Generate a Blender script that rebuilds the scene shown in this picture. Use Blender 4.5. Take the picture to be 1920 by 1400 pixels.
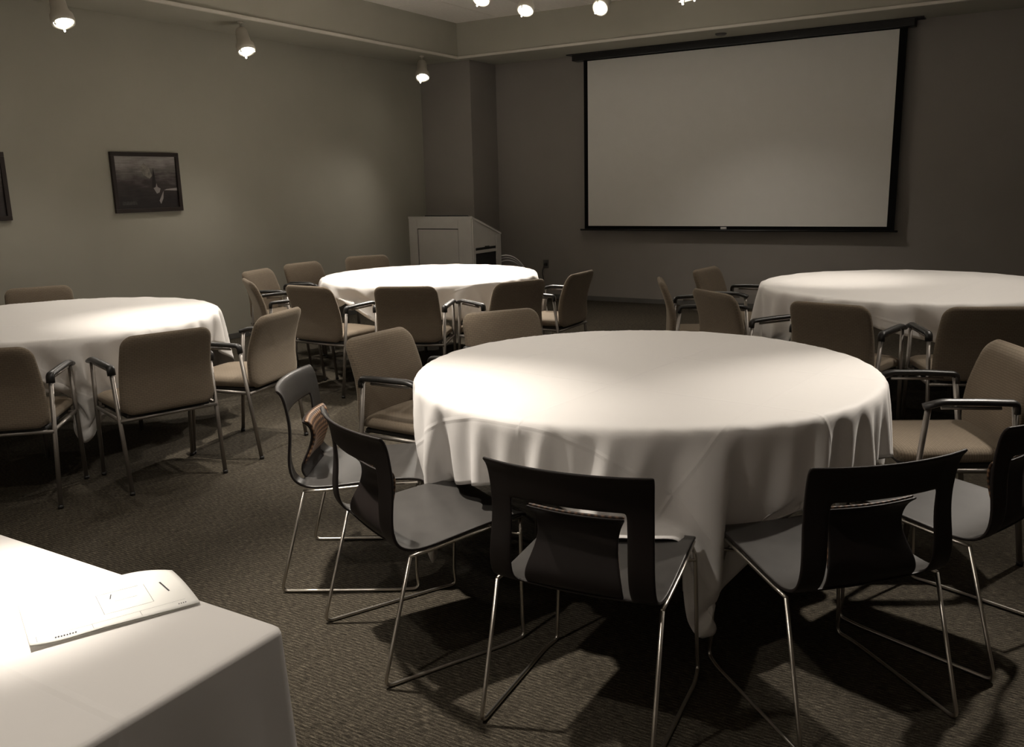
import bpy, bmesh, math, random
import numpy as np
from mathutils import Vector, Matrix

random.seed(7)
for o in list(bpy.data.objects):
    bpy.data.objects.remove(o, do_unlink=True)
SC = bpy.context.scene
C = SC.collection
PI = math.pi

# ------------------------------------------------------------------ camera
F_PX = 1632.7
PITCH, ROLL, YAW = math.radians(12.242), math.radians(-1.422), math.radians(-31.431)
EYE = 1.5
fw = Vector((math.sin(YAW) * math.cos(PITCH), math.cos(YAW) * math.cos(PITCH), -math.sin(PITCH)))
rt = Vector((math.cos(YAW), -math.sin(YAW), 0))
up = rt.cross(fw)
r2 = math.cos(ROLL) * rt + math.sin(ROLL) * up
u2 = -math.sin(ROLL) * rt + math.cos(ROLL) * up
cam_d = bpy.data.cameras.new('camera')
cam_d.sensor_fit = 'HORIZONTAL'
cam_d.sensor_width = 36.0
cam_d.lens = F_PX * 36.0 / 1920.0
cam_d.clip_start = 0.05
cam = bpy.data.objects.new('camera', cam_d)
C.objects.link(cam)
cam.matrix_world = Matrix(((r2.x, u2.x, -fw.x, 0), (r2.y, u2.y, -fw.y, 0), (r2.z, u2.z, -fw.z, EYE), (0, 0, 0, 1)))
SC.camera = cam

# ------------------------------------------------------------------ world, exposure
w = bpy.data.worlds.new('world')
SC.world = w
w.use_nodes = True
w.node_tree.nodes['Background'].inputs['Color'].default_value = (0.02, 0.019, 0.017, 1)
w.node_tree.nodes['Background'].inputs['Strength'].default_value = 0.2
SC.view_settings.view_transform = 'Standard'
SC.view_settings.look = 'None'
SC.view_settings.exposure = 0.0
SC.view_settings.gamma = 1.0
SC.view_settings.use_curve_mapping = False

LAMP_COL = (1.0, 0.915, 0.81)

# ------------------------------------------------------------------ materials
MATS = {}


class NT:
    def __init__(self, name):
        self.m = bpy.data.materials.new(name)
        self.m.use_nodes = True
        self.t = self.m.node_tree
        self.b = self.t.nodes['Principled BSDF']

    def n(self, kind, **kw):
        x = self.t.nodes.new(kind)
        for k, v in kw.items():
            setattr(x, k, v)
        return x

    def l(self, a, b):
        self.t.links.new(a, b)

    def math(self, op, a, b=None):
        x = self.n('ShaderNodeMath', operation=op)
        for i, v in enumerate((a, b)):
            if v is None:
                continue
            if isinstance(v, (int, float)):
                x.inputs[i].default_value = v
            else:
                self.l(v, x.inputs[i])
        return x.outputs[0]

    def coords(self, out='Object', scale=(1, 1, 1)):
        tc = self.n('ShaderNodeTexCoord')
        mp = self.n('ShaderNodeMapping')
        mp.inputs['Scale'].default_value = scale
        self.l(tc.outputs[out], mp.inputs['Vector'])
        return mp.outputs[0]

    def noise(self, vec, scale, detail=3.0):
        x = self.n('ShaderNodeTexNoise')
        x.inputs['Scale'].default_value = scale
        x.inputs['Detail'].default_value = detail
        self.l(vec, x.inputs['Vector'])
        return x.outputs['Fac']

    def ramp(self, fac, stops):
        x = self.n('ShaderNodeValToRGB')
        e = x.color_ramp.elements
        while len(e) < len(stops):
            e.new(0.5)
        for i, (p, c) in enumerate(stops):
            e[i].position = p
            e[i].color = (*c, 1)
        self.l(fac, x.inputs['Fac'])
        return x.outputs['Color']

    def bump(self, height, strength, dist=0.01):
        x = self.n('ShaderNodeBump')
        x.inputs['Strength'].default_value = strength
        x.inputs['Distance'].default_value = dist
        self.l(height, x.inputs['Height'])
        self.l(x.outputs[0], self.b.inputs['Normal'])


def plain(name, col, rough=0.6, metal=0.0, var=0.06, scale=8.0, spec=0.5, bump=0.0):
    s = NT(name)
    v = s.coords('Object')
    f = s.noise(v, scale)
    a = tuple(max(0, c * (1 - var)) for c in col)
    b = tuple(min(1, c * (1 + var)) for c in col)
    s.l(s.ramp(f, [(0.3, a), (0.7, b)]), s.b.inputs['Base Color'])
    s.b.inputs['Roughness'].default_value = rough
    s.b.inputs['Metallic'].default_value = metal
    s.b.inputs['Specular IOR Level'].default_value = spec
    if bump:
        s.bump(s.noise(v, scale * 25), bump, 0.002)
    MATS[name] = s.m
    return s.m


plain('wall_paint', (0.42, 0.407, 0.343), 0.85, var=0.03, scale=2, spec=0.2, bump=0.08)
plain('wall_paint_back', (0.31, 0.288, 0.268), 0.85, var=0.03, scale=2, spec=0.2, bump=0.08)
plain('trim_paint', (0.66, 0.63, 0.56), 0.6, var=0.02)
plain('ceiling_tile', (0.90, 0.86, 0.80), 0.9, var=0.04, scale=30, spec=0.1, bump=0.2)
plain('ceiling_grid', (0.35, 0.33, 0.29), 0.7)
plain('baseboard', (0.13, 0.125, 0.115), 0.6)
plain('screen_white', (0.80, 0.79, 0.75), 0.9, var=0.01, spec=0.1)
plain('black_cloth', (0.008, 0.008, 0.008), 0.9, spec=0.1)
plain('black_metal', (0.012, 0.012, 0.012), 0.45)
plain('black_plastic', (0.016, 0.015, 0.014), 0.38)
plain('frame_wood', (0.02, 0.012, 0.009), 0.45)
plain('chair_steel', (0.30, 0.275, 0.25), 0.45, metal=0.85)
plain('sled_steel', (0.58, 0.545, 0.49), 0.30, metal=1.0, var=0.02)
plain('shell_back', (0.016, 0.012, 0.011), 0.5, var=0.1, spec=0.25)
plain('shell_leather', (0.048, 0.045, 0.042), 0.36, var=0.12, scale=14, spec=0.5, bump=0.05)
plain('lectern_laminate', (0.56, 0.545, 0.52), 0.6, var=0.03)
plain('dark_gap', (0.01, 0.01, 0.01), 0.8)  # near-black for the plinth and for shade painted in lectern gaps
plain('lamp_white', (0.55, 0.52, 0.45), 0.5)
plain('paper', (0.85, 0.84, 0.80), 0.7, var=0.01, spec=0.2)
plain('ink', (0.06, 0.06, 0.07), 0.8)
plain('cable_grey', (0.30, 0.29, 0.28), 0.4)
plain('cable_dark', (0.02, 0.02, 0.02), 0.5)
plain('outlet_plastic', (0.10, 0.095, 0.09), 0.5)
plain('chrome_tab', (0.6, 0.6, 0.58), 0.35)
plain('table_wood', (0.16, 0.10, 0.06), 0.5, var=0.2)
plain('seat_under', (0.02, 0.018, 0.016), 0.7)


def mat_carpet():
    s = NT('carpet')
    tc = s.n('ShaderNodeTexCoord')
    sep = s.n('ShaderNodeSeparateXYZ')
    s.l(tc.outputs['Object'], sep.inputs[0])
    mp = s.n('ShaderNodeMapping')
    mp.inputs['Scale'].default_value = (16, 150, 1)
    s.l(tc.outputs['Object'], mp.inputs['Vector'])
    fine = s.noise(mp.outputs[0], 2.2, 4.0)
    warp = s.noise(s.coords('Object', (6, 6, 1)), 1.0, 2.0)
    yy = s.math('ADD', s.math('MULTIPLY', sep.outputs['Y'], 2 * PI / 0.0135), s.math('MULTIPLY', warp, 4.5))
    rib = s.math('ADD', s.math('MULTIPLY', s.math('SINE', yy), 0.5), 0.5)
    patch = s.noise(s.coords('Object', (1, 1, 1)), 1.3, 2.0)
    speck = s.noise(s.coords('Object', (1, 1.8, 1)), 190.0, 2.0)
    mix = s.math('ADD', s.math('MULTIPLY', fine, 0.85), s.math('MULTIPLY', rib, 0.11))
    mix = s.math('ADD', mix, s.math('MULTIPLY', speck, 0.42))
    mix = s.math('ADD', mix, s.math('MULTIPLY', patch, 0.10))
    col = s.ramp(mix, [(0.50, (0.011, 0.0092, 0.007)), (0.74, (0.046, 0.039, 0.029)), (0.96, (0.155, 0.134, 0.100))])
    s.l(col, s.b.inputs['Base Color'])
    s.b.inputs['Roughness'].default_value = 0.95
    s.b.inputs['Specular IOR Level'].default_value = 0.1
    s.bump(mix, 0.5, 0.006)
    MATS['carpet'] = s.m


def mat_upholstery():
    s = NT('upholstery')
    tc = s.n('ShaderNodeTexCoord')
    br = s.n('ShaderNodeTexBrick')
    br.offset = 0.5
    br.inputs['Color1'].default_value = (0.200, 0.162, 0.119, 1)
    br.inputs['Color2'].default_value = (0.183, 0.146, 0.108, 1)
    br.inputs['Mortar'].default_value = (0.132, 0.104, 0.076, 1)
    br.inputs['Scale'].default_value = 1.0
    br.inputs['Mortar Size'].default_value = 0.0013
    br.inputs['Mortar Smooth'].default_value = 0.3
    br.inputs['Brick Width'].default_value = 0.024
    br.inputs['Row Height'].default_value = 0.0095
    s.l(tc.outputs['UV'], br.inputs['Vector'])
    s.l(br.outputs['Color'], s.b.inputs['Base Color'])
    s.b.inputs['Roughness'].default_value = 0.9
    s.b.inputs['Specular IOR Level'].default_value = 0.15
    s.b.inputs['Sheen Weight'].default_value = 0.25
    s.b.inputs['Sheen Tint'].default_value = (0.9, 0.8, 0.65, 1)
    inv = s.math('SUBTRACT', 1.0, br.outputs['Fac'])
    s.bump(inv, 0.25, 0.002)
    MATS['upholstery'] = s.m


def mat_woven():
    s = NT('woven_bronze')
    tc = s.n('ShaderNodeTexCoord')
    sep = s.n('ShaderNodeSeparateXYZ')
    s.l(tc.outputs['UV'], sep.inputs[0])
    k = 2 * PI / 0.026
    a = s.math('SINE', s.math('MULTIPLY', s.math('ADD', sep.outputs['X'], sep.outputs['Y']), k * 0.7))
    b = s.math('SINE', s.math('MULTIPLY', s.math('SUBTRACT', sep.outputs['X'], sep.outputs['Y']), k * 0.7))
    f = s.math('ADD', s.math('MULTIPLY', s.math('MULTIPLY', a, b), 0.5), 0.5)
    s.l(s.ramp(f, [(0.15, (0.018, 0.010, 0.007)), (0.5, (0.11, 0.055, 0.03)), (0.9, (0.33, 0.20, 0.11))]), s.b.inputs['Base Color'])
    s.b.inputs['Roughness'].default_value = 0.45
    s.bump(f, 0.4, 0.003)
    MATS['woven_bronze'] = s.m


def mat_linen():
    s = NT('tablecloth_linen')
    tc = s.n('ShaderNodeTexCoord')
    sep = s.n('ShaderNodeSeparateXYZ')
    s.l(tc.outputs['UV'], sep.inputs[0])
    hs = []
    for ax, per, off in (('X', 0.575, 0.0), ('Y', 0.575, 0.2875)):
        t = s.math('PINGPONG', s.math('ADD', sep.outputs[ax], 10.0 + off), per / 2)
        hs.append(s.math('MAXIMUM', s.math('SUBTRACT', 1.0, s.math('MULTIPLY', t, 1 / 0.011)), 0.0))
    crease = s.math('MAXIMUM', hs[0], hs[1])
    nz = s.noise(s.coords('UV'), 3.5, 4.0)
    h = s.math('ADD', s.math('MULTIPLY', crease, 0.35), s.math('MULTIPLY', nz, 0.9))
    s.b.inputs['Base Color'].default_value = (0.80, 0.775, 0.75, 1)
    s.b.inputs['Roughness'].default_value = 0.62
    s.b.inputs['Specular IOR Level'].default_value = 0.3
    s.b.inputs['Sheen Weight'].default_value = 0.1
    s.bump(h, 0.35, 0.008)
    MATS['tablecloth_linen'] = s.m


def mat_picture(name, seed):
    # monochrome sea photograph: pale sky, dark rolling sea, smoke and a small pale hull
    s = NT(name)
    tc = s.n('ShaderNodeTexCoord')
    sep = s.n('ShaderNodeSeparateXYZ')
    s.l(tc.outputs['UV'], sep.inputs[0])
    mp = s.n('ShaderNodeMapping')
    mp.inputs['Scale'].default_value = (3, 16, 1)
    mp.inputs['Location'].default_value = (seed, seed * 2, 0)
    s.l(tc.outputs['UV'], mp.inputs['Vector'])
    wv = s.noise(mp.outputs[0], 1.6, 4)
    mp2 = s.n('ShaderNodeMapping')
    mp2.inputs['Scale'].default_value = (2.5, 2.5, 1)
    mp2.inputs['Location'].default_value = (seed * 3, seed, 0)
    s.l(tc.outputs['UV'], mp2.inputs['Vector'])
    cl = s.noise(mp2.outputs[0], 1.5, 3)
    g = s.math('ADD', s.math('MULTIPLY', sep.outputs['Y'], 0.85), s.math('MULTIPLY', s.math('SUBTRACT', wv, 0.5), 0.35))
    g = s.math('ADD', g, s.math('MULTIPLY', s.math('SUBTRACT', cl, 0.5), 0.5))
    s.l(s.ramp(g, [(0.12, (0.022, 0.018, 0.018)), (0.42, (0.055, 0.045, 0.044)), (0.62, (0.17, 0.155, 0.148)), (0.84, (0.36, 0.34, 0.33))]), s.b.inputs['Base Color'])
    s.b.inputs['Roughness'].default_value = 0.35
    MATS[name] = s.m


def mat_emit(name, col, strength):
    s = NT(name)
    s.b.inputs['Base Color'].default_value = (0.8, 0.8, 0.8, 1)
    s.b.inputs['Emission Color'].default_value = (*col, 1)
    nz = s.noise(s.coords('Object'), 60.0, 1.0)
    s.l(s.math('ADD', s.math('MULTIPLY', nz, 0.1 * strength), strength * 0.95), s.b.inputs['Emission Strength'])
    MATS[name] = s.m


mat_carpet(); mat_upholstery(); mat_woven(); mat_linen()
mat_picture('sea_photograph', 0.7); mat_picture('second_photograph', 3.1)
mat_emit('lamp_glow', (1.0, 0.93, 0.78), 14.0)
plain('photo_pale', (0.30, 0.28, 0.27), 0.4)
plain('photo_smoke', (0.22, 0.205, 0.18), 0.4, var=0.3, scale=30)
plain('photo_caption', (0.055, 0.055, 0.05), 0.4, var=0.4, scale=60)
plain('photo_dark', (0.025, 0.02, 0.02), 0.4)

# ------------------------------------------------------------------ helpers


def link(name, me, mat=None, parent=None, smooth=False):
    o = bpy.data.objects.new(name, me)
    C.objects.link(o)
    if mat:
        me.materials.append(MATS[mat])
    if parent:
        o.parent = parent
    if smooth:
        for p in me.polygons:
            p.use_smooth = True
    return o


def obj(name, bm, mat=None, parent=None, smooth=False):
    me = bpy.data.meshes.new(name)
    bmesh.ops.recalc_face_normals(bm, faces=bm.faces)
    bm.to_mesh(me)
    bm.free()
    return link(name, me, mat, parent, smooth)


def raw(name, verts, faces, mat=None, parent=None, smooth=True, uvs=None):
    me = bpy.data.meshes.new(name)
    me.from_pydata(verts, [], faces)
    me.update()
    if uvs is not None:
        uvl = me.uv_layers.new(name='UVMap')
        for lp in me.loops:
            uvl.data[lp.index].uv = uvs[lp.vertex_index]
    return link(name, me, mat, parent, smooth)


def tag(o, label=None, cat=None, group=None, kind=None):
    if label: o['label'] = label
    if cat: o['category'] = cat
    if group: o['group'] = group
    if kind: o['kind'] = kind
    return o


def empty(name, loc=(0, 0, 0), rz=0.0):
    o = bpy.data.objects.new(name, None)
    o.empty_display_size = 0.1
    C.objects.link(o)
    o.location = loc
    o.rotation_euler = (0, 0, rz)
    return o


def box(bm, x0, x1, y0, y1, z0, z1, bev=0.0):
    r = bmesh.ops.create_cube(bm, size=1.0)
    vs = r['verts']
    for v in vs:
        v.co.x = x0 if v.co.x < 0 else x1
        v.co.y = y0 if v.co.y < 0 else y1
        v.co.z = z0 if v.co.z < 0 else z1
    if bev > 0:
        es = {e for v in vs for e in v.link_edges}
        bmesh.ops.bevel(bm, geom=list(es), offset=bev, segments=2, affect='EDGES', profile=0.5)


def boxo(name, x0, x1, y0, y1, z0, z1, mat, parent=None, bev=0.0):
    bm = bmesh.new()
    box(bm, x0, x1, y0, y1, z0, z1, bev)
    return obj(name, bm, mat, parent)


def rounded_path(pts, rad, seg=5):
    pts = [Vector(p) for p in pts]
    out = [pts[0]]
    for i in range(1, len(pts) - 1):
        a, b, c = pts[i - 1], pts[i], pts[i + 1]
        d1, d2 = (a - b), (c - b)
        r = min(rad, d1.length * 0.45, d2.length * 0.45)
        p, q = b + d1.normalized() * r, b + d2.normalized() * r
        for k in range(seg + 1):
            t = k / seg
            out.append((1 - t) ** 2 * p + 2 * t * (1 - t) * b + t * t * q)
    out.append(pts[-1])
    return out


def tube(bm, pts, r, seg=10, rad=0.0, ry=None):
    pts = rounded_path(pts, rad) if rad else [Vector(p) for p in pts]
    rings = []
    up_ = None
    for i, p in enumerate(pts):
        t = (pts[min(i + 1, len(pts) - 1)] - pts[max(i - 1, 0)]).normalized()
        if up_ is None:
            ref = Vector((0, 0, 1)) if abs(t.z) < 0.9 else Vector((0, 1, 0))
            s = t.cross(ref).normalized()
        else:
            s = (up_ - t * up_.dot(t)).normalized()
        up_ = s
        n = t.cross(s).normalized()
        rings.append([bm.verts.new(p + s * (r * math.cos(2 * PI * k / seg)) + n * ((ry or r) * math.sin(2 * PI * k / seg))) for k in range(seg)])
    for a, b in zip(rings, rings[1:]):
        for k in range(seg):
            bm.faces.new((a[k], a[(k + 1) % seg], b[(k + 1) % seg], b[k]))
    bm.faces.new(list(reversed(rings[0])))
    bm.faces.new(rings[-1])


def tubeo(name, pts, r, mat, parent=None, seg=10, rad=0.0, ry=None):
    bm = bmesh.new()
    tube(bm, pts, r, seg, rad, ry)
    return obj(name, bm, mat, parent, True)


def lathe(bm, prof, seg=24, cap=True):
    rings = [[bm.verts.new((r * math.cos(2 * PI * k / seg), r * math.sin(2 * PI * k / seg), z)) for k in range(seg)] for r, z in prof]
    for a, b in zip(rings, rings[1:]):
        for k in range(seg):
            bm.faces.new((a[k], a[(k + 1) % seg], b[(k + 1) % seg], b[k]))
    if cap:
        bm.faces.new(list(reversed(rings[0])))
        bm.faces.new(rings[-1])


def rrect(hw_b, hw_t, h0, h1, r, seg=6):
    """rounded, slightly tapered outline as (x, h) points, counter-clockwise"""
    out = []
    for cx, ch, a0 in ((hw_b - r, h0 + r, -90), (hw_t - r, h1 - r, 0), (-(hw_t - r), h1 - r, 90), (-(hw_b - r), h0 + r, 180)):
        for k in range(seg + 1):
            a = math.radians(a0 + 90 * k / seg)
            out.append((cx + r * math.cos(a), ch + r * math.sin(a)))
    # add mid points along the straight sides so the panel can bend
    full = []
    for i, p in enumerate(out):
        q = out[(i + 1) % len(out)]
        full.append(p)
        d = math.hypot(q[0] - p[0], q[1] - p[1])
        m = int(d // 0.045)
        for k in range(1, m + 1):
            full.append((p[0] + (q[0] - p[0]) * k / (m + 1), p[1] + (q[1] - p[1]) * k / (m + 1)))
    return full


def pillow(name, outline, thick, mapf, mat, parent, edge=0.02):
    """closed cushion: outline in (a, b), depth c; mapf(a, b, c) -> local xyz"""
    ca = sum(p[0] for p in outline) / len(outline)
    cb = sum(p[1] for p in outline) / len(outline)
    ext = max(max(abs(p[0] - ca), abs(p[1] - cb)) for p in outline)
    lv = [(0.2, -0.5), (0.5, -0.5), (0.8, -0.49), (1 - edge / ext, -0.44), (1 - edge * 0.3 / ext, -0.28), (1, 0.0),
          (1 - edge * 0.3 / ext, 0.28), (1 - edge / ext, 0.44), (0.8, 0.49), (0.5, 0.5), (0.2, 0.5)]
    vs, uv, fs = [], [], []
    n = len(outline)
    for s_, d in lv:
        for a, b in outline:
            A, B = ca + (a - ca) * s_, cb + (b - cb) * s_
            vs.append(mapf(A, B, d * thick))
            uv.append((A, B))
    for i in range(len(lv) - 1):
        for k in range(n):
            k2 = (k + 1) % n
            fs.append((i * n + k, i * n + k2, (i + 1) * n + k2, (i + 1) * n + k))
    for base, d in ((0, -0.5), ((len(lv) - 1) * n, 0.5)):
        c = len(vs)
        vs.append(mapf(ca, cb, d * thick))
        uv.append((ca, cb))
        for k in range(n):
            k2 = (k + 1) % n
            fs.append((c, base + k2, base + k) if base == 0 else (c, base + k, base + k2))
    me = bpy.data.meshes.new(name)
    me.from_pydata(vs, [], fs)
    uvl = me.uv_layers.new(name='UVMap')
    for lp in me.loops:
        uvl.data[lp.index].uv = uv[lp.vertex_index]
    bm = bmesh.new()
    bm.from_mesh(me)
    bmesh.ops.recalc_face_normals(bm, faces=bm.faces)
    bm.to_mesh(me)
    bm.free()
    return link(name, me, mat, parent, True)


def copy_tree(o, parent=None):
    c = o.copy()
    C.objects.link(c)
    c.parent = parent
    for ch in o.children:
        copy_tree(ch, c)
    return c


# ------------------------------------------------------------------ the room
XL, YB, ZS, ZC = -7.135, 10.18, 3.036, 3.44      # left wall, back wall, soffit underside, upper ceiling
XR, YF = 3.2, -3.2                               # right wall and wall behind the photographer
SX, SY = -6.395, 9.36                            # inner edges of the soffit


def struct(name, x0, x1, y0, y1, z0, z1, mat, bev=0.0):
    return tag(boxo(name, x0, x1, y0, y1, z0, z1, mat, None, bev), kind='structure')


struct('floor', XL - 0.1, XR + 0.1, YF - 0.1, YB + 0.1, -0.1, 0.0, 'carpet')
struct('wall_left', XL - 0.12, XL, YF, YB, 0.0, ZC + 0.1, 'wall_paint')
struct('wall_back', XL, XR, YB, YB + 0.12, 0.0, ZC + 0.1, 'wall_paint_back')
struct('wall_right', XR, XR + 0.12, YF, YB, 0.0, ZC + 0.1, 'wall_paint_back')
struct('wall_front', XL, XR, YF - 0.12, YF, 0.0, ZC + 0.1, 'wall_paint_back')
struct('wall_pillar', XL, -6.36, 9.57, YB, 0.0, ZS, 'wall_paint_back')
struct('ceiling_soffit_left', XL, SX, YF, YB, ZS, ZC + 0.05, 'wall_paint')
struct('ceiling_soffit_back', SX, XR, SY, YB, ZS, ZC + 0.05, 'wall_paint')
struct('trim_1', SX - 0.01, SX + 0.022, YF, SY - 0.02, ZS - 0.012, ZS + 0.016, 'trim_paint', 0.004)
struct('trim_2', SX - 0.01, XR, SY - 0.022, SY + 0.01, ZS - 0.012, ZS + 0.016, 'trim_paint', 0.003)
struct('baseboard_back', -6.36, XR, YB - 0.014, YB, 0.0, 0.06, 'baseboard', 0.003)
struct('baseboard_left', XL, XL + 0.014, YF, 9.57, 0.0, 0.06, 'baseboard', 0.003)
ceil = struct('ceiling', SX, XR, YF, SY, ZC + 0.02, ZC + 0.1, 'ceiling_grid')
tile_me = None
for i in range(16):
    for j in range(11):
        x0, y1 = SX + 0.61 * i, SY - 1.22 * j
        x1, y0 = min(x0 + 0.61, XR), max(y1 - 1.22, YF)
        if x1 - x0 < 0.05 or y1 - y0 < 0.05:
            continue
        if x1 - x0 > 0.6 and y1 - y0 > 1.2:
            if tile_me is None:
                t = boxo('ceiling_tile', 0.004, 0.606, 0.004, 1.216, 0, 0.02, 'ceiling_tile', ceil, 0.002)
                tile_me = t.data
            else:
                t = bpy.data.objects.new('ceiling_tile', tile_me)
                C.objects.link(t)
                t.parent = ceil
            t.location = (x0, y0, ZC)
        else:
            t = boxo('ceiling_tile', 0.004, x1 - x0 - 0.004, 0.004, y1 - y0 - 0.004, 0, 0.02, 'ceiling_tile', ceil)
            t.location = (x0, y0, ZC)

# small round recessed detector in the back soffit
bm = bmesh.new()
lathe(bm, [(0.012, -0.02), (0.045, -0.02), (0.06, -0.008), (0.062, 0.0)], 20)
o = obj('ceiling_detector', bm, 'outlet_plastic', None, True)
o.location = (-3.19, 9.72, ZS)
tag(o, 'small dark round detector on the soffit above the projection screen', 'detector')

# ------------------------------------------------------------------ projection screen
scr = empty('projection_screen', (-3.2, YB, 0.92))
tag(scr, 'wide white projection screen with black border pulled down on back wall', 'screen')


def scrp(name, x0, x1, y0, y1, z0, z1, mat, bev=0.0, par=scr):
    b = (-3.2, YB, 0.92) if par is scr else (0, 0, 0)
    return boxo(name, x0 - b[0], x1 - b[0], y0 - b[1], y1 - b[1], z0 - b[2], z1 - b[2], mat, par, bev)


yf = YB - 0.12
scrp('screen_case', -5.15, -1.30, YB - 0.17, YB - 0.02, 2.955, ZS - 0.002, 'black_metal', 0.006)
scrp('case_lid', -5.22, -1.22, YB - 0.185, YB - 0.01, ZS - 0.012, ZS - 0.001, 'black_metal')
scrp('viewing_surface', -4.96, -1.445, yf, yf + 0.004, 0.965, 2.944, 'screen_white')
scrp('border', -5.012, -4.96, yf - 0.001, yf + 0.005, 0.92, 2.96, 'black_cloth')
scrp('border', -1.445, -1.37, yf - 0.001, yf + 0.005, 0.92, 2.96, 'black_cloth')
scrp('border', -4.96, -1.445, yf - 0.001, yf + 0.005, 0.925, 0.965, 'black_cloth')
scrp('border', -4.96, -1.445, yf - 0.001, yf + 0.005, 2.944, 2.97, 'black_cloth')
bm = bmesh.new()
tube(bm, [(-5.07 + 3.2, yf - YB, -0.003), (-1.335 + 3.2, yf - YB, -0.003)], 0.011)
obj('weight_bar', bm, 'black_metal', scr, True)
scrp('pull_tab', -3.245, -3.175, yf - 0.014, yf - 0.002, 0.93, 0.956, 'chrome_tab', 0.003)

# ------------------------------------------------------------------ wall pictures


def picture(name, y0, y1, z0, z1, fw_, mat, label):
    o = empty(name, (XL, (y0 + y1) / 2, z0))
    hy, h = (y1 - y0) / 2, z1 - z0
    for a in ((-hy, hy, 0, fw_), (-hy, hy, h - fw_, h), (-hy, -hy + fw_, fw_, h - fw_), (hy - fw_, hy, fw_, h - fw_)):
        boxo('frame_rail', 0.001, 0.028, a[0], a[1], a[2], a[3], 'frame_wood', o, 0.002)
    p = raw('photograph', [(0.012, -hy + fw_, fw_), (0.012, hy - fw_, fw_), (0.012, hy - fw_, h - fw_), (0.012, -hy + fw_, h - fw_),
                           (0.004, -hy + fw_, fw_), (0.004, hy - fw_, fw_), (0.004, hy - fw_, h - fw_), (0.004, -hy + fw_, h - fw_)],
            [(0, 1, 2, 3), (7, 6, 5, 4), (0, 4, 5, 1), (1, 5, 6, 2), (2, 6, 7, 3), (3, 7, 4, 0)], mat, o, False,
            [(0, 0), (1, 0), (1, 1), (0, 1)] * 2)
    tag(o, label, 'picture')
    return o, p


pic, ph = picture('framed_picture', 4.937, 5.655, 1.332, 1.868, 0.036, 'sea_photograph',
                  'dark framed monochrome sea photograph hanging whole on the left wall')


def blob(name, pts, mat, parent, x=0.0125):
    raw(name, [(x, a, b) for a, b in pts], [tuple(range(len(pts)))], mat, parent, False)


# print on the photograph: smoke column, funnel, pale hull and wake (y, z in the picture's frame)
blob('smoke_print', [(-0.07, 0.40), (-0.03, 0.33), (0.03, 0.30), (0.06, 0.33), (0.03, 0.40), (-0.02, 0.44)], 'photo_smoke', ph)
blob('funnel_print', [(0.045, 0.22), (0.095, 0.22), (0.085, 0.33), (0.075, 0.40), (0.062, 0.33)], 'photo_dark', ph, 0.0128)
blob('hull_print', [(0.06, 0.215), (0.085, 0.225), (0.095, 0.26), (0.105, 0.225), (0.135, 0.21), (0.12, 0.175), (0.09, 0.165)], 'photo_pale', ph, 0.0131)
blob('wake_print', [(0.11, 0.10), (0.135, 0.14), (0.165, 0.19), (0.155, 0.12), (0.125, 0.07)], 'photo_pale', ph, 0.0131)
blob('horizon_print', [(0.17, 0.195), (0.32, 0.19), (0.32, 0.215), (0.20, 0.205)], 'photo_pale', ph, 0.0129)
blob('caption_print', [(-0.28, 0.07), (-0.13, 0.07), (-0.13, 0.10), (-0.28, 0.10)], 'photo_caption', ph, 0.0129)
pic2, ph2 = picture('framed_picture', 3.28, 4.002, 1.316, 1.849, 0.036, 'second_photograph',
                    'dark framed photograph cut off at the left edge of the view')

# ------------------------------------------------------------------ track spotlights


def lamp(name, mount, aim, label, group, power, size=62, blend=0.9, drop=0.07, rad=0.05, spill=0, fill=0):
    """white spotlight: canopy and stem at the mount, tilting head, glowing lens, three retaining tabs"""
    o = empty(name, mount)
    m = Vector(mount)
    bm = bmesh.new()
    lathe(bm, [(0.028, 0.0), (0.028, -0.012), (0.012, -0.018), (0.010, -drop)], 14)
    obj('stem', bm, 'lamp_white', o, True)
    piv = Vector((0, 0, -drop - 0.005))
    d = (Vector(aim) - (m + piv)).normalized()
    q = Vector((0, 0, -1)).rotation_difference(d)
    head = [(0.020, 0.02), (0.045, 0.005), (0.055, -0.02), (0.060, -0.11), (0.066, -0.135), (0.082, -0.16), (0.086, -0.20), (0.084, -0.225), (0.070, -0.225), (0.064, -0.19)]
    bm = bmesh.new()
    lathe(bm, head, 28)
    h = obj('lamp_head', bm, 'lamp_white', o, True)
    h.location = piv
    h.rotation_mode = 'QUATERNION'
    h.rotation_quaternion = q
    bm = bmesh.new()
    lathe(bm, [(0.069, -0.214), (0.05, -0.222), (0.02, -0.226), (0.004, -0.227)], 24)
    obj('lens', bm, 'lamp_glow', h, True)
    for k in range(3):
        a = 2 * PI * k / 3 + 0.5
        bm = bmesh.new()
        box(bm, 0.060, 0.074, -0.006, 0.006, -0.25, -0.215, 0.002)
        t = obj('lens_tab', bm, 'lamp_glow' if k < 2 else 'lamp_white', h)  # two tabs take the lens glow as if lit by it
        t.rotation_euler = (0, 0, a)
    tag(o, label, 'spotlight', group)
    for nm, pw, sz in (('spot_beam', power, size), ('spot_spill', spill, 140)):
        if pw <= 0:
            continue
        ld = bpy.data.lights.new(nm, 'SPOT')
        ld.energy = pw
        ld.color = LAMP_COL
        ld.spot_size = math.radians(sz)
        ld.spot_blend = blend
        ld.shadow_soft_size = rad
        lo = bpy.data.objects.new(nm, ld)
        C.objects.link(lo)
        lo.parent = h
        lo.location = (0, 0, -0.30)
    if fill > 0:     # added point light lifting the ceiling and soffit around the head
        ld = bpy.data.lights.new('ceiling_fill', 'POINT')
        ld.energy = fill
        ld.color = LAMP_COL
        ld.shadow_soft_size = 0.03
        lo = bpy.data.objects.new('ceiling_fill', ld)
        C.objects.link(lo)
        lo.parent = h
        lo.location = (0, 0, -0.29)
    return o


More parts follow.
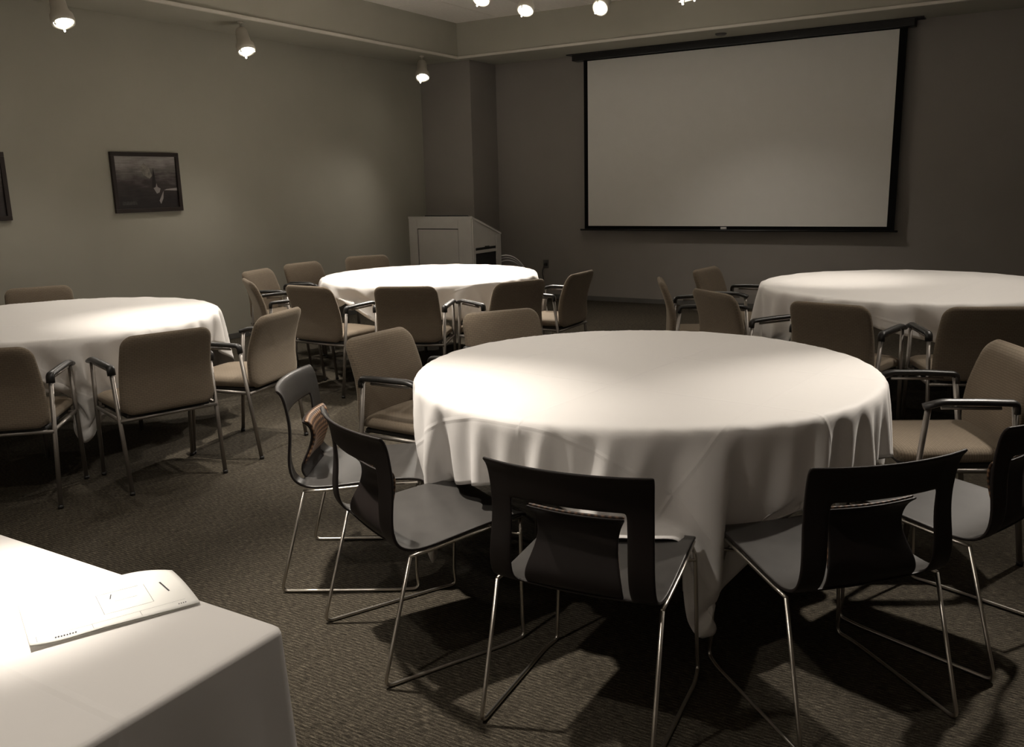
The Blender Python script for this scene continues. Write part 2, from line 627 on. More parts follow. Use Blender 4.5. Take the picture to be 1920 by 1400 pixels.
SG, UG = 'spotlights hanging under the left soffit', 'spotlights on the upper ceiling'
UNSEEN = 'spotlights above the photographer, out of view'
lamp('track_spotlight', (-6.5, 4.22, ZS), (-5.45, 3.95, 0.5), 'white spotlight under the left soffit, above the framed pictures at far left', SG, 70, 125, 1.0)
lamp('track_spotlight', (-6.56, 6.06, ZS), (-5.45, 5.6, 0.5), 'white spotlight under the left soffit, middle of the three hanging there', SG, 105, 125, 1.0)
lamp('track_spotlight', (-6.60, 8.90, ZS), (-5.75, 7.7, 0.6), 'white spotlight under the left soffit, nearest the corner pillar', SG, 90, 110, 1.0)
lamp('ceiling_spotlight', (-4.641, 8.10, ZC), (-4.25, 6.3, 0.75), 'bright ceiling spotlight left of the projection screen', UG, 950, 50, 1.0, fill=1)
lamp('ceiling_spotlight', (-4.135, 8.845, ZC), (-3.75, 4.0, 0.4), 'bright tilted ceiling spotlight above the left end of the projection screen', UG, 330, 50, 1.0, fill=1)
lamp('ceiling_spotlight', (-4.70, 7.406, ZC), (-4.45, 5.45, 0.6), 'ceiling spotlight cut by the top edge above the ceiling corner', UG, 300, 70, 1.0, fill=1)
lamp('ceiling_spotlight', (-3.094, 8.291, ZC), (-2.6, 8.5, 0.2), 'small tip of a ceiling spotlight cut by the top edge above the screen', UG, 80, 110, 1.0, fill=1)
WHERE = ['above the left side of the front table', 'above the right side of the front table', 'above the papers on the side table', 'above the left round table', 'above the chairs before the rear middle table', 'above the aisle beside the left round table', 'above the left of the right rear table', 'above the middle of the right rear table', 'added as fill, washing the middle of the wall behind the camera', 'added as fill, washing the right of the wall behind the camera', 'added as fill, washing the left of the wall behind the camera']
for wh, (mnt, aim, pw, sz, spill) in zip(WHERE, (
        ((-2.85, 2.10, ZC), (-1.93, 2.28, 0.50), 450, 43, 70),     # front table, left pool and the floor before it
        ((0.50, 5.40, ZC), (-0.38, 3.03, 0.55), 430, 32, 115),       # front table, right pool
        ((-1.66, 0.72, ZC), (-1.64, 0.79, 0.76), 420, 19, 75),      # side table with the papers
        ((-4.05, 3.55, ZC), (-4.40, 3.45, 0.76), 300, 40, 30),      # left table
        ((-4.95, 5.00, ZC), (-4.25, 5.20, 0.50), 400, 46, 0),       # chairs before the rear middle table
        ((-2.60, 4.00, ZC), (-3.35, 3.75, 0.20), 330, 40, 0),       # aisle beside the left table
        ((-1.6, 5.9, ZC), (-1.30, 6.65, 0.76), 150, 34, 0),         # right rear table, small pool
        ((-0.1, 6.9, ZC), (-0.6, 6.4, 0.76), 130, 80, 0),           # right rear table
        ((-2.4, -1.6, ZC), (-2.6, -3.2, 1.3), 340, 120, 0),         # fill lamps added to bounce off the wall behind the photographer
        ((0.0, -1.6, ZC), (-0.2, -3.2, 1.3), 110, 120, 0),
        ((-5.2, -1.4, ZC), (-5.6, -3.2, 1.3), 290, 120, 0))):
    lamp('ceiling_spotlight', mnt, aim, 'white ceiling spotlight out of view, ' + wh, UNSEEN, pw, sz, 1.0, spill=spill)

# ------------------------------------------------------------------ lectern
lec = empty('lectern', (-6.0, 8.6, 0))
tag(lec, 'grey panelled lectern with sloped top standing in the back left corner', 'lectern')
lx0, lx1, ly0, ly1 = -0.442, 0.443, -0.30, 0.292
bm = bmesh.new()
vs = [bm.verts.new(p) for p in [(x, y, z) for x in (lx0, lx1) for (y, z) in ((ly0, 0.08), (ly1, 0.08), (ly1, 0.93), (ly0, 1.145))]]
bm.faces.new(vs[0:4]); bm.faces.new(vs[4:8][::-1])
for k in range(4):
    k2 = (k + 1) % 4
    bm.faces.new((vs[k], vs[k + 4], vs[k2 + 4], vs[k2]))
obj('cabinet', bm, 'lectern_laminate', lec)
boxo('plinth', lx0 + 0.03, lx1 - 0.03, ly0 + 0.03, ly1 - 0.03, 0.0, 0.08, 'dark_gap', lec)
# front face panel frame
for a in ((lx0, lx0 + 0.12, 0.08, 1.145), (lx1 - 0.18, lx1, 0.08, 1.145), (lx0 + 0.12, lx1 - 0.18, 1.02, 1.145), (lx0 + 0.12, lx1 - 0.18, 0.08, 0.2)):
    boxo('face_rail', a[0], a[1], ly0 - 0.014, ly0, a[2], a[3], 'lectern_laminate', lec, 0.002)
boxo('panel_groove_shade', lx0 + 0.12, lx1 - 0.18, ly0 - 0.002, ly0, 0.2, 1.02, 'dark_gap', lec)  # dark backing plate that gives the panel groove its shade
boxo('face_panel', lx0 + 0.129, lx1 - 0.189, ly0 - 0.006, ly0, 0.209, 1.011, 'lectern_laminate', lec)
# right side: posts, sloped flap, drawer lip and dark sheet painting the shelf recess in shade
for a in ((ly0, ly0 + 0.045, 0.08, 1.125), (ly1 - 0.10, ly1, 0.08, 0.93)):
    boxo('side_post', lx1, lx1 + 0.014, a[0], a[1], a[2], a[3], 'lectern_laminate', lec, 0.002)
fl = raw('side_flap', [(lx1 + 0.006, y, z) for y, z in ((ly0 + 0.05, 0.80), (ly1 - 0.105, 0.80), (ly1 - 0.105, 0.86), (ly0 + 0.05, 1.03))] +
         [(lx1, y, z) for y, z in ((ly0 + 0.05, 0.80), (ly1 - 0.105, 0.80), (ly1 - 0.105, 0.86), (ly0 + 0.05, 1.03))],
         [(0, 1, 2, 3), (7, 6, 5, 4), (0, 4, 5, 1), (1, 5, 6, 2), (2, 6, 7, 3), (3, 7, 4, 0)], 'lectern_laminate', lec, False)
boxo('flap_gap_shade', lx1 + 0.001, lx1 + 0.004, ly0 + 0.05, ly1 - 0.105, 0.770, 0.798, 'dark_gap', lec)  # dark strip standing in for shade in the gap below the flap
boxo('handle', lx1 + 0.006, lx1 + 0.018, -0.05, 0.03, 0.796, 0.81, 'black_plastic', fl, 0.002)
boxo('shelf_lip', lx1, lx1 + 0.012, ly0 + 0.047, ly1 - 0.102, 0.735, 0.765, 'lectern_laminate', lec, 0.002)
boxo('shelf_shade', lx1, lx1 + 0.003, ly0 + 0.047, ly1 - 0.102, 0.40, 0.735, 'dark_gap', lec)
bm = bmesh.new()
vs = [bm.verts.new(p) for p in [(x, y, z) for x in (lx0 - 0.005, lx1 + 0.016) for (y, z) in ((ly0 - 0.016, 1.137), (ly1 + 0.01, 0.924), (ly1 + 0.01, 0.946), (ly0 - 0.016, 1.160))]]
bm.faces.new(vs[0:4]); bm.faces.new(vs[4:8][::-1])
for k in range(4):
    k2 = (k + 1) % 4
    bm.faces.new((vs[k], vs[k + 4], vs[k2 + 4], vs[k2]))
obj('sloped_top', bm, 'lectern_laminate', lec)
sl = math.atan2(0.215, 0.6)
mt = boxo('writing_mat', -0.20, 0.40, -0.006, 0.35, 0.0, 0.012, 'black_plastic', lec, 0.002)
mt.location = (0, ly0 - 0.012, 1.160)
mt.rotation_euler = (-sl, 0, 0)

# hoop of grey cable leaning behind the lectern
cb = empty('cable_coil', (-5.52, 9.05, 0.0))
tag(cb, 'grey cable hoops leaning behind the right side of the lectern', 'cable')
for k, (rr, off) in enumerate(((0.30, 0.0), (0.27, 0.02), (0.24, 0.04))):
    bm = bmesh.new()
    tube(bm, [(-0.05 + rr * math.cos(a), off, 0.33 + 0.33 / 0.30 * rr * math.sin(a) + 0.0) for a in [2 * PI * i / 36 for i in range(37)]], 0.009, 8)
    obj('cable_loop', bm, 'cable_grey', cb, True)

out = empty('wall_outlet', (-5.647, YB, 0.40))
tag(out, 'dark wall outlet with a hanging cord under the left side of the screen', 'outlet')
boxo('cover_plate', -0.04, 0.04, -0.008, -0.001, 0.0, 0.11, 'outlet_plastic', out, 0.003)
boxo('plug', -0.018, 0.022, -0.035, -0.008, 0.035, 0.07, 'cable_dark', out, 0.004)
tubeo('cord', [(0, -0.03, 0.05), (-0.02, -0.05, 0.0), (-0.035, -0.05, -0.06), (-0.02, -0.045, -0.13), (-0.01, -0.05, -0.25), (0.0, -0.06, -0.392)], 0.006, 'cable_dark', out, 8, 0.03)

# ------------------------------------------------------------------ armchairs


def lerp_prof(prof, z):
    for (z0, y0), (z1, y1) in zip(prof, prof[1:]):
        if z <= z1:
            t = (z - z0) / (z1 - z0)
            return y0 + (y1 - y0) * t
    return prof[-1][1]


BACK_PROF = [(0.38, -0.212), (0.45, -0.203), (0.55, -0.200), (0.62, -0.208), (0.70, -0.232), (0.76, -0.256), (0.83, -0.288)]


def make_armchair():
    root = empty('guest_armchair')

    def backmap(a, b, c):
        curve = 0.10 * a * a
        return (a, lerp_prof(BACK_PROF, b) + c + curve, b)
    pillow('backrest', rrect(0.243, 0.232, 0.405, 0.82, 0.062), 0.052, backmap, 'upholstery', root, 0.022)
    pillow('seat', rrect(0.235, 0.240, -0.215, 0.255, 0.055), 0.060,
           lambda a, b, c: (a, b, 0.435 + c - 0.03 * max(0, b - 0.15) + 0.008 * (1 - (a / 0.24) ** 2)), 'upholstery', root, 0.022)
    boxo('seat_pan', -0.215, 0.215, -0.19, 0.225, 0.385, 0.408, 'seat_under', root, 0.008)
    for s in (-1, 1):
        tubeo('leg', [(s * 0.246, -0.232, 0.0), (s * 0.254, -0.150, 0.64)], 0.0115, 'chair_steel', root)
        tubeo('leg', [(s * 0.246, 0.225, 0.0), (s * 0.252, 0.165, 0.64)], 0.0115, 'chair_steel', root)
        arm = tubeo('armrest', [(s * 0.255, -0.158, 0.615), (s * 0.256, -0.155, 0.655), (s * 0.262, -0.02, 0.662), (s * 0.262, 0.12, 0.664), (s * 0.257, 0.185, 0.645)], 0.021, 'black_plastic', root, 10, 0.02, 0.0135)
        tubeo('arm_bracket', [(s * 0.256, -0.10, 0.636), (s * 0.256, 0.12, 0.640)], 0.007, 'chair_steel', arm, 6)
        tubeo('side_rail', [(s * 0.250, -0.190, 0.385), (s * 0.249, 0.195, 0.392)], 0.010, 'chair_steel', root, 8)
        for yy in (-0.232, 0.225):
            bm = bmesh.new()
            lathe(bm, [(0.013, 0.0), (0.014, 0.018)], 10)
            g = obj('foot_glide', bm, 'black_plastic', root, True)
            g.location = (s * 0.246, yy, 0.0)
    tubeo('rear_crossbar', [(-0.250, -0.195, 0.382), (0.250, -0.195, 0.382)], 0.010, 'chair_steel', root, 8)
    tubeo('front_crossbar', [(-0.249, 0.18, 0.388), (0.249, 0.18, 0.388)], 0.010, 'chair_steel', root, 8)
    return root


def place(root, x, y, deg):
    root.location = (x, y, 0)
    root.rotation_euler = (0, 0, math.radians(deg - 90))


T = {1: ((-1.349, 3.213), 0.922), 2: ((-4.491, 6.034), 0.933), 3: ((-5.221, 3.085), 1.000), 4: ((-0.756, 6.522), 1.010)}
GA = {1: 'armchairs at the front round table', 2: 'armchairs at the rear middle round table', 3: 'armchairs at the left round table', 4: 'armchairs at the right rear round table'}
ARM = [
    (3, -4.007, 2.885, 162.8, 'taupe armchair with its back to us, whole in view at the left round table'),
    (3, -4.353, 2.300, 132.1, 'dark-backed armchair cut by the left edge at the left round table'),
    (3, -4.005, 3.505, -166.1, 'taupe armchair at the right end of the left round table, lit seat showing'),
    (3, -6.350, 3.700, -28.0, 'taupe armchair behind the left round table, only its top showing by the wall'),
    (2, -4.536, 4.887, 88.9, 'taupe armchair at the rear middle table, leftmost of the three with backs to us'),
    (2, -3.935, 5.088, 113.6, 'dark-backed armchair centred before the rear middle table'),
    (2, -3.462, 5.515, 157.1, 'dark-backed armchair at the right front of the rear middle table'),
    (2, -3.349, 6.105, -177.9, 'armchair at the right end of the rear middle table, facing left'),
    (2, -5.790, 6.090, -4.0, 'lit taupe armchair behind the rear middle table, second from the left'),
    (2, -5.740, 6.790, -34.0, 'taupe armchair behind the rear middle table, just in front of the lectern'),
    (2, -5.660, 5.480, 14.0, 'taupe armchair by the left wall, leftmost at the far side of rear middle table'),
    (2, -5.165, 4.990, 56.0, 'armchair seen edge-on at the left end of the rear middle table'),
    (1, -2.441, 3.197, -1.2, 'shadowed armchair facing us at the left end of the front round table'),
    (1, -2.318, 3.899, -33.9, 'woven-patterned armchair behind the front round table, its top showing'),
    (1, -0.290, 3.823, -152.1, 'armchair with lit seat at the right end of the front round table'),
    (4, -0.932, 5.246, 78.1, 'dark-backed armchair before the right rear table, left of the touching armrests'),
    (4, -0.318, 5.386, 113.7, 'dark-backed armchair before the right rear table, cut by the right edge'),
    (4, -2.000, 6.660, -6.0, 'farthest armchair at the left end of the right rear table, facing right'),
    (4, -2.050, 5.930, 24.0, 'armchair seen edge-on at the far left of the right rear table'),
    (4, -1.580, 5.500, 52.0, 'dark-backed armchair turned right at the left front of the right rear table'),
]
proto = make_armchair()
for i, (t, x, y, a, lab) in enumerate(ARM):
    c = proto if i == 0 else copy_tree(proto)
    place(c, x, y, a)
    tag(c, lab, 'chair', GA[t])

# ------------------------------------------------------------------ sled-base chairs
SHELL = [  # (y, z, half width, forward curl of the sides)
    (0.300, 0.418, 0.214, 0.0), (0.285, 0.434, 0.218, 0.0), (0.20, 0.438, 0.224, 0.0), (0.10, 0.430, 0.230, 0.0), (0.0, 0.420, 0.235, 0.0),
    (-0.08, 0.412, 0.238, 0.002), (-0.135, 0.412, 0.238, 0.006), (-0.175, 0.425, 0.238, 0.010), (-0.200, 0.455, 0.238, 0.016),
    (-0.212, 0.50, 0.236, 0.022), (-0.212, 0.55, 0.233, 0.028), (-0.208, 0.60, 0.230, 0.032), (-0.210, 0.65, 0.229, 0.036),
    (-0.214, 0.68, 0.229, 0.038), (-0.222, 0.72, 0.230, 0.042), (-0.232, 0.755, 0.232, 0.046), (-0.243, 0.780, 0.235, 0.046), (-0.256, 0.792, 0.238, 0.044)]
HOLE0, HOLE1 = 7, 13     # rows between which the back is cut open
US = [-1, -0.97, -0.86, -0.70, -0.66, -0.35, 0, 0.35, 0.66, 0.70, 0.86, 0.97, 1]


def make_sled():
    root = empty('sled_chair')
    vs, fs = [], []
    nu = len(US)
    for (y, z, hw, cf) in SHELL:
        for u in US:
            x = u * hw
            yy = y + cf * (u * u - 0.25)
            vs.append((x, yy, z + 0.008 * u * u * (1 if z < 0.45 else 0)))
    for r in range(len(SHELL) - 1):
        for k in range(nu - 1):
            if HOLE0 <= r < HOLE1 and 3 <= k <= 8:
                continue
            a = r * nu + k
            fs.append((a, a + nu, a + nu + 1, a + 1))
    sh = raw('shell', vs, fs, 'shell_leather', root)
    so = sh.modifiers.new('thickness', 'SOLIDIFY'); so.thickness = 0.011; so.offset = -1; so.material_offset = 1; so.material_offset_rim = 1
    sh.data.materials.append(MATS['shell_back'])
    ss = sh.modifiers.new('smooth', 'SUBSURF'); ss.levels = 1; ss.render_levels = 2
    # lumbar tongue filling the opening
    tong = [(-0.165, 0.418, 0.142, 0.004), (-0.184, 0.440, 0.144, 0.006), (-0.186, 0.47, 0.140, 0.008), (-0.168, 0.51, 0.126, 0.010), (-0.152, 0.55, 0.117, 0.012),
            (-0.147, 0.585, 0.117, 0.014), (-0.152, 0.613, 0.126, 0.016), (-0.163, 0.633, 0.137, 0.018), (-0.180, 0.644, 0.144, 0.018)]
    tu = [-1, -0.92, -0.6, -0.2, 0.2, 0.6, 0.92, 1]

    def sheet(name, off, mat, par, th, inset=0.0, rows=None):
        v2, f2, uv = [], [], []
        L = 0.0
        rows = rows or tong
        for i, (y, z, hw, cf) in enumerate(rows):
            if i:
                L += math.hypot(y - rows[i - 1][0], z - rows[i - 1][1])
            for u in tu:
                hh = hw - inset
                v2.append((u * hh, y + off + cf * (u * u - 0.25), z + (off * 0.35 if i >= len(rows) - 2 else 0)))
                uv.append((u * hh, L))
        n2 = len(tu)
        for r in range(len(rows) - 1):
            for k in range(n2 - 1):
                a = r * n2 + k
                f2.append((a, a + n2, a + n2 + 1, a + 1))
        o = raw(name, v2, f2, mat, par, True, uv)
        m = o.modifiers.new('thickness', 'SOLIDIFY'); m.thickness = th; m.offset = 0
        m = o.modifiers.new('smooth', 'SUBSURF'); m.levels = 1; m.render_levels = 2
        return o
    tg = sheet('lumbar_panel', 0.0, 'shell_back', root, 0.009)
    pd = sheet('woven_pad', 0.009, 'woven_bronze', tg, 0.010, 0.003, tong[2:])
    pd['label'] = 'bronze basket-weave pad on the lumbar panel'
    for s in (-1, 1):
        bm = bmesh.new()
        tube(bm, [(s * 0.205, 0.275, 0.412), (s * 0.222, 0.265, 0.385), (s * 0.236, 0.255, 0.06), (s * 0.238, 0.262, 0.0065), (s * 0.249, 0.185, 0.0065),
                  (s * 0.250, -0.262, 0.0065), (s * 0.242, -0.150, 0.402)], 0.0062, 9, 0.03)
        obj('sled_leg', bm, 'sled_steel', root, True)
        tubeo('seat_rail', [(s * 0.242, -0.152, 0.403), (s * 0.238, -0.08, 0.404), (s * 0.232, 0.08, 0.418), (s * 0.214, 0.272, 0.424)], 0.0058, 'sled_steel', root, 8, 0.02)
    tubeo('front_rod', [(-0.225, 0.262, 0.37), (-0.12, 0.245, 0.352), (0.12, 0.245, 0.352), (0.225, 0.262, 0.37)], 0.0055, 'sled_steel', root, 8, 0.05)
    return root


SLED = [
    (-1.022, 2.110, 95.0, 'dark sled-base chair nearest the camera, back to us, left of the hanging cloth corner'),
    (-0.451, 2.485, 137.0, 'dark sled-base chair right of the hanging cloth corner, its back slot showing white cloth'),
    (-1.716, 2.180, 64.0, 'dark sled-base chair at the front table, grey seat in full view'),
    (-2.266, 2.503, 29.7, 'dark sled-base chair at far left of the front table, bronze woven lumbar pad in view'),
    (-0.164, 3.078, 159.0, 'dark sled-base chair cut by the right edge, its seat lit bright'),
]
sled = make_sled()
for i, (x, y, a, lab) in enumerate(SLED):
    c = sled if i == 0 else copy_tree(sled)
    place(c, x, y, a)
    tag(c, lab, 'chair', 'sled-base chairs around the front round table')

# ------------------------------------------------------------------ round tables and draped cloths
ZT = 0.765
BEND = 0.012


def drape(center, R, half, ang, seats, n, steps, iters):
    """square cloth let fall over a round top (position-based cloth on a grid)"""
    h = 2 * half / (n - 1)
    g = np.linspace(-half, half, n)
    U, V = np.meshgrid(g, g, indexing='ij')
    rot = ang - PI / 4
    P = np.zeros((n, n, 3))
    P[..., 0] = U * math.cos(rot) - V * math.sin(rot)
    P[..., 1] = U * math.sin(rot) + V * math.cos(rot)
    rng = np.random.default_rng(int(abs(ang) * 1000) % 977 + 3)
    P[..., 2] = ZT + 0.003
    rr0 = np.hypot(P[..., 0], P[..., 1])
    P[..., 2] += (rr0 > R) * rng.normal(0, 0.012, (n, n))
    pin = rr0 < R * 0.9
    P0 = P.copy()
    vel = np.zeros_like(P)
    dt = 1 / 100.0

    def solve(a, b, rest, k):
        d = b - a
        L = np.sqrt((d * d).sum(-1)) + 1e-9
        c = d * ((L - rest) / L * (0.5 * k))[..., None]
        a += c
        b -= c
    loc = [(cx - center[0], cy - center[1], math.radians(a), zt, hw, y0, y1) for cx, cy, a, zt, hw, y0, y1 in seats]
    top = ZT + 0.003
    for st in range(steps):
        vel *= 0.975
        vel[..., 2] -= 9.8 * dt
        Q = P + vel * dt
        for it in range(iters):
            for par in (0, 1):
                m = (n - par) // 2 * 2 + par
                solve(Q[par:m:2], Q[par + 1:m:2], h, 1.0)
                solve(Q[:, par:m:2], Q[:, par + 1:m:2], h, 1.0)
                solve(Q[par:m:2, :-1], Q[par + 1:m:2, 1:], h * 1.41421, 0.25)
                solve(Q[par:m:2, 1:], Q[par + 1:m:2, :-1], h * 1.41421, 0.25)
            solve(Q[:-2], Q[2:], 2 * h, BEND)
            solve(Q[:, :-2], Q[:, 2:], 2 * h, BEND)
            Q[pin] = P0[pin]
            if it % 2 == 0 or it == iters - 1:
                r = np.hypot(Q[..., 0], Q[..., 1]) + 1e-9
                z = Q[..., 2]
                # solid drum under the table edge, slightly narrower below the rim
                Rz = R - 0.05 * np.clip((top - 0.03 - z) / 0.08, 0, 1)
                inside = (z < top) & (r < Rz)
                upw = inside & (top - z < np.minimum(0.025, Rz - r + 0.004))
                outw = inside & ~upw
                z[upw] = top
                f = np.where(outw, Rz / r, 1.0)
                Q[..., 0] *= f
                Q[..., 1] *= f
                np.maximum(z, 0.012, out=z)
                for cx, cy, a, zt, hw, y0, y1 in loc:
                    lx = (Q[..., 0] - cx) * math.sin(a) - (Q[..., 1] - cy) * math.cos(a)
                    ly = (Q[..., 0] - cx) * math.cos(a) + (Q[..., 1] - cy) * math.sin(a)
                    if y0 < -5:      # hang in front of the seat: push towards the table
                        ins = (np.abs(lx) < hw) & (ly > y1 - 0.22) & (ly < y1) & (z < zt)
                        k = np.where(ins, (y1 - ly) * 0.5, 0.0)
                        Q[..., 0] += k * math.cos(a)
                        Q[..., 1] += k * math.sin(a)
                    else:            # lie on the seat
                        ins = (np.abs(lx) < hw) & (ly > y0) & (ly < y1) & (z < zt) & (z > zt - 0.05)
                        z[ins] = zt
        vel = (Q - P) / dt
        sp = np.sqrt((vel * vel).sum(-1, keepdims=True))
        vel *= np.minimum(1.0, 2.2 / (sp + 1e-9))
        P = Q
    return P, U, V


def table_and_cloth(k, half, ang_deg, n, steps, iters, tlabel, clabel):
    (cx, cy), R = T[k]
    t = empty('round_table', (cx, cy, 0))
    tag(t, tlabel, 'table', 'round banquet tables')
    bm = bmesh.new()
    lathe(bm, [(R - 0.045, ZT - 0.032), (R - 0.035, ZT - 0.030), (R - 0.033, ZT - 0.012), (R - 0.040, ZT - 0.008)], 64)
    obj('tabletop', bm, 'table_wood', t, True)
    for s in range(4):
        a = PI / 4 + s * PI / 2
        tubeo('leg', [(0.42 * math.cos(a), 0.42 * math.sin(a), ZT - 0.032), (0.45 * math.cos(a), 0.45 * math.sin(a), 0.0)], 0.014, 'chair_steel', t)
    seats = []
    for (tt, x, y, a, lab) in ARM:
        if tt == k:
            seats.append((x, y, a, 0.48, 0.25, -9, 0.27))
    if k == 1:
        for (x, y, a, lab) in SLED:
            seats.append((x, y, a, 0.452, 0.185, -0.16 if lab is SLED[0][3] else -9, 0.29))
    P, U, V = drape((cx, cy), R, half, math.radians(ang_deg), seats, n, steps, iters)
    vs = P.reshape(-1, 3).tolist()
    idx = np.arange(n * n).reshape(n, n)
    fs = np.stack([idx[:-1, :-1], idx[1:, :-1], idx[1:, 1:], idx[:-1, 1:]], -1).reshape(-1, 4).tolist()
    uv = np.stack([U.ravel(), V.ravel()], -1).tolist()
    o = raw('tablecloth', vs, fs, 'tablecloth_linen', None, True, uv)
    o.location = (cx, cy, 0)
    m = o.modifiers.new('smooth', 'SUBSURF'); m.levels = 1; m.render_levels = 1
    m = o.modifiers.new('thickness', 'SOLIDIFY'); m.thickness = 0.0016
    tag(o, clabel, 'tablecloth', 'white cloths on the round tables')


table_and_cloth(1, 1.150, -51, 85, 260, 16, 'large round table in the foreground under its white cloth', 'white cloth on the foreground round table, one corner hanging to the floor')
table_and_cloth(2, 1.150, 20, 61, 240, 14, 'round table at the rear middle, near the lectern', 'brightly lit white cloth on the rear middle table near the lectern')
table_and_cloth(3, 1.150, -26, 61, 240, 14, 'round table at the left, beside the wall with pictures', 'white cloth on the left round table, cut by the left edge')
table_and_cloth(4, 1.150, 35, 61, 240, 14, 'round table at the right rear, below the projection screen', 'white cloth on the right rear table below the projection screen')

# ------------------------------------------------------------------ side table at lower left
TX0, TX1, TY0, TY1, TZ = -2.92, -1.08, 0.22, 0.985, 0.752
st = empty('side_table', ((TX0 + TX1) / 2, (TY0 + TY1) / 2, 0))
tag(st, 'rectangular table at the lower left corner, hidden under white cloth', 'table')
hx, hy = (TX1 - TX0) / 2 - 0.02, (TY1 - TY0) / 2 - 0.02
boxo('tabletop', -hx, hx, -hy, hy, TZ - 0.035, TZ - 0.012, 'table_wood', st, 0.004)
for sx in (-1, 1):
    for sy in (-1, 1):
        tubeo('leg', [(sx * (hx - 0.15), sy * (hy - 0.08), TZ - 0.035), (sx * (hx - 0.15), sy * (hy - 0.08), 0)], 0.014, 'chair_steel', st)
cx, cy = (TX0 + TX1) / 2, (TY0 + TY1) / 2
bx, by = (TX1 - TX0) / 2, (TY1 - TY0) / 2


def ring(off, z, wav):
    """rounded rectangle outline offset outwards, with shallow hanging folds of depth wav"""
    r = 0.022 + max(0, off)
    pts = []
    L = 0
    corners = ((bx, by, 0), (-bx, by, 90), (-bx, -by, 180), (bx, -by, 270))
    for i, (qx, qy, a0) in enumerate(corners):
        sx_, sy_ = (1 if qx > 0 else -1), (1 if qy > 0 else -1)
        ccx, ccy = qx - sx_ * 0.022, qy - sy_ * 0.022
        for k in range(9):
            a = math.radians(a0 + 90 * k / 8)
            pts.append((ccx + r * math.cos(a), ccy + r * math.sin(a), math.cos(a), math.sin(a), 0.5))
        nx_, ny_, na = corners[(i + 1) % 4]
        sx2, sy2 = (1 if nx_ > 0 else -1), (1 if ny_ > 0 else -1)
        a = math.radians(a0 + 90)
        p = (ccx + r * math.cos(a), ccy + r * math.sin(a))
        q = (nx_ - sx2 * 0.022 + r * math.cos(a), ny_ - sy2 * 0.022 + r * math.sin(a))
        for k in range(1, 24):
            t = k / 24
            pts.append((p[0] + (q[0] - p[0]) * t, p[1] + (q[1] - p[1]) * t, math.cos(a), math.sin(a), math.sin(t * PI * (7 if i % 2 == 0 else 3)) ** 2))
    return [(x + nx * wav * w_, y + ny * wav * w_, z) for x, y, nx, ny, w_ in pts]


levels = [(-0.30, TZ, 0), (-0.02, TZ, 0), (-0.012, TZ - 0.0004, 0), (-0.006, TZ - 0.002, 0), (-0.0018, TZ - 0.006, 0), (0.0, TZ - 0.013, 0), (0.001, TZ - 0.05, 0.002), (0.006, 0.5, 0.010), (0.014, 0.25, 0.018), (0.022, 0.015, 0.026)]
vs, fs, uvs = [], [], []
base = ring(0, TZ, 0)
nring = len(base)
for i, (off, z, wv) in enumerate(levels):
    if i == 0:
        rg = [(x * 0.45, y * 0.45, TZ) for x, y, _ in base]
    elif off < 0:
        rg = [(x * (1 + off / bx), y * (1 + off / by), z) for x, y, _ in base]
    else:
        rg = ring(off, z, wv)
    vs += rg
    uvs += [(p[0] + (TZ - z) * (1 if p[0] > 0 else -1) * 0.5, p[1] + (TZ - z) * 0.5) for p in rg]
for i in range(len(levels) - 1):
    for k in range(nring):
        k2 = (k + 1) % nring
        fs.append((i * nring + k, (i + 1) * nring + k, (i + 1) * nring + k2, i * nring + k2))
fs.append(tuple(range(nring)))
o = raw('tablecloth', vs, fs, 'tablecloth_linen', None, True, uvs)
o.location = (cx, cy, 0)
m = o.modifiers.new('thickness', 'SOLIDIFY'); m.thickness = 0.0016; m.offset = -1
tag(o, 'white cloth falling square to the floor on the rectangular table, lower left', 'tablecloth')

# ------------------------------------------------------------------ papers on the side table
pp = empty('paper_sheets', (-1.395, 0.711, TZ + 0.001), math.atan2(0.254, 0.115))
tag(pp, 'stapled white printed sheets lying at the edge of the lower left table', 'paper')


def paper_z(a, b, lift):
    # a along the long side, b across; near end curls up slightly, far corner droops past the table edge
    z = 0.0012 + lift + 0.007 * max(0, 1 - a / 0.06) ** 2 + 0.003 * max(0, 1 - b / 0.02) * max(0, 1 - abs(a - 0.12) / 0.12)
    wy = a * 0.911 + b * 0.412
    over = wy - (TY1 - 0.711 - 0.012)
    if over > 0:
        z -= over * over * 2.5
    return z


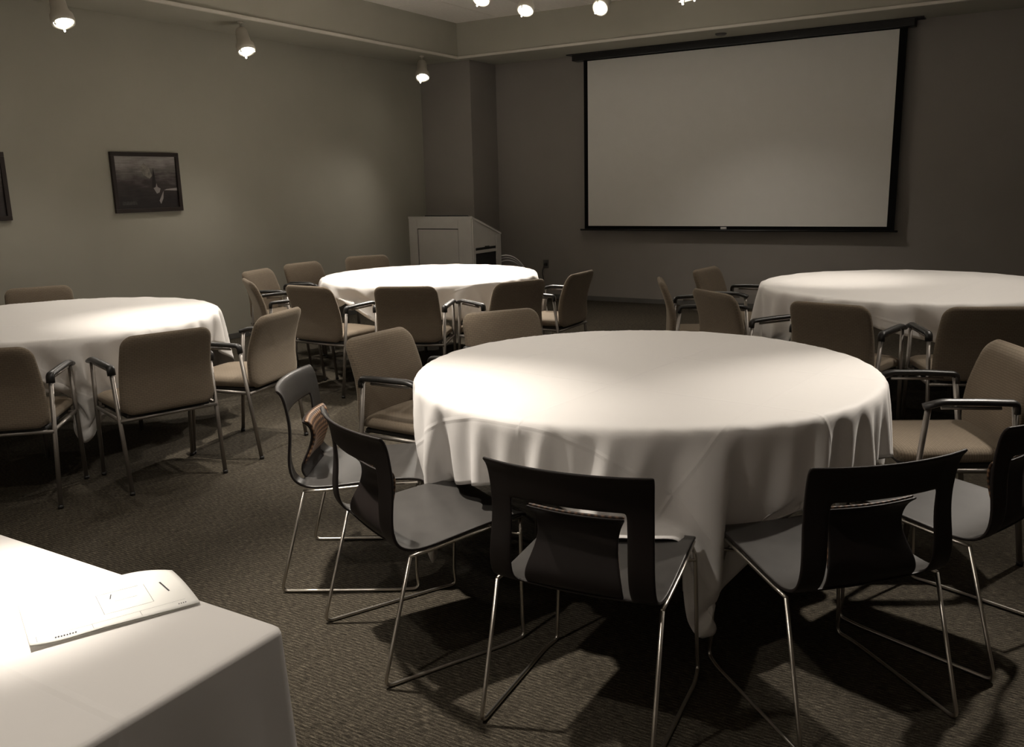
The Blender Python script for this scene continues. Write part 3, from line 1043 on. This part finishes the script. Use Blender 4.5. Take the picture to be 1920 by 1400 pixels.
def sheet_mesh(name, lift, par, skew=0.0):
    na, nb = 22, 14
    v, f = [], []
    for i in range(na + 1):
        for j in range(nb + 1):
            a, b = 0.2794 * i / na, 0.2159 * j / nb
            v.append((a + skew * b, b, paper_z(a, b, lift)))
    for i in range(na):
        for j in range(nb):
            q = i * (nb + 1) + j
            f.append((q, q + 1, q + nb + 2, q + nb + 1))
    o = raw(name, v, f, 'paper', par)
    m_ = o.modifiers.new('thickness', 'SOLIDIFY'); m_.thickness = 0.0004
    return o


s1 = sheet_mesh('under_sheet', 0.0, pp, 0.012)
s2 = sheet_mesh('top_sheet', 0.0035, pp)


def strip(bm, a0, b0, a1, b1, wd):
    d = Vector((a1 - a0, b1 - b0)).normalized()
    nrm = Vector((-d.y, d.x)) * wd / 2
    seg = 6
    prev = None
    for k in range(seg + 1):
        a, b = a0 + (a1 - a0) * k / seg, b0 + (b1 - b0) * k / seg
        p = [bm.verts.new((a + nrm.x * s_, b + nrm.y * s_, paper_z(a, b, 0.0035) + 0.0008)) for s_ in (1, -1)]
        if prev:
            bm.faces.new((prev[0], prev[1], p[1], p[0]))
        prev = p


bm = bmesh.new()
for a0, b0, a1, b1, wd in ((0.125, 0.145, 0.20, 0.145, 0.0008), (0.125, 0.145, 0.125, 0.055, 0.0007), (0.125, 0.055, 0.21, 0.055, 0.0006), (0.21, 0.055, 0.21, 0.145, 0.0006),
                           (0.15, 0.10, 0.19, 0.10, 0.0006), (0.145, 0.115, 0.15, 0.135, 0.002), (0.012, 0.030, 0.26, 0.030, 0.0005), (0.10, 0.008, 0.10, 0.030, 0.0005),
                           (0.18, 0.008, 0.18, 0.030, 0.0005), (0.012, 0.008, 0.012, 0.030, 0.0005)):
    strip(bm, a0, b0, a1, b1, wd)
for k in range(8):
    strip(bm, 0.040 + k * 0.0045, 0.012, 0.041 + k * 0.0045, 0.018 + 0.001 * (k % 2), 0.0026)
for k in range(4):
    strip(bm, 0.245 + k * 0.004, 0.014, 0.246 + k * 0.004, 0.018, 0.0018)
obj('printed_lines', bm, 'ink', s2)
bm = bmesh.new()
strip(bm, 0.238, 0.135, 0.244, 0.083, 0.003)
obj('staple_bar', bm, 'cable_dark', s2)
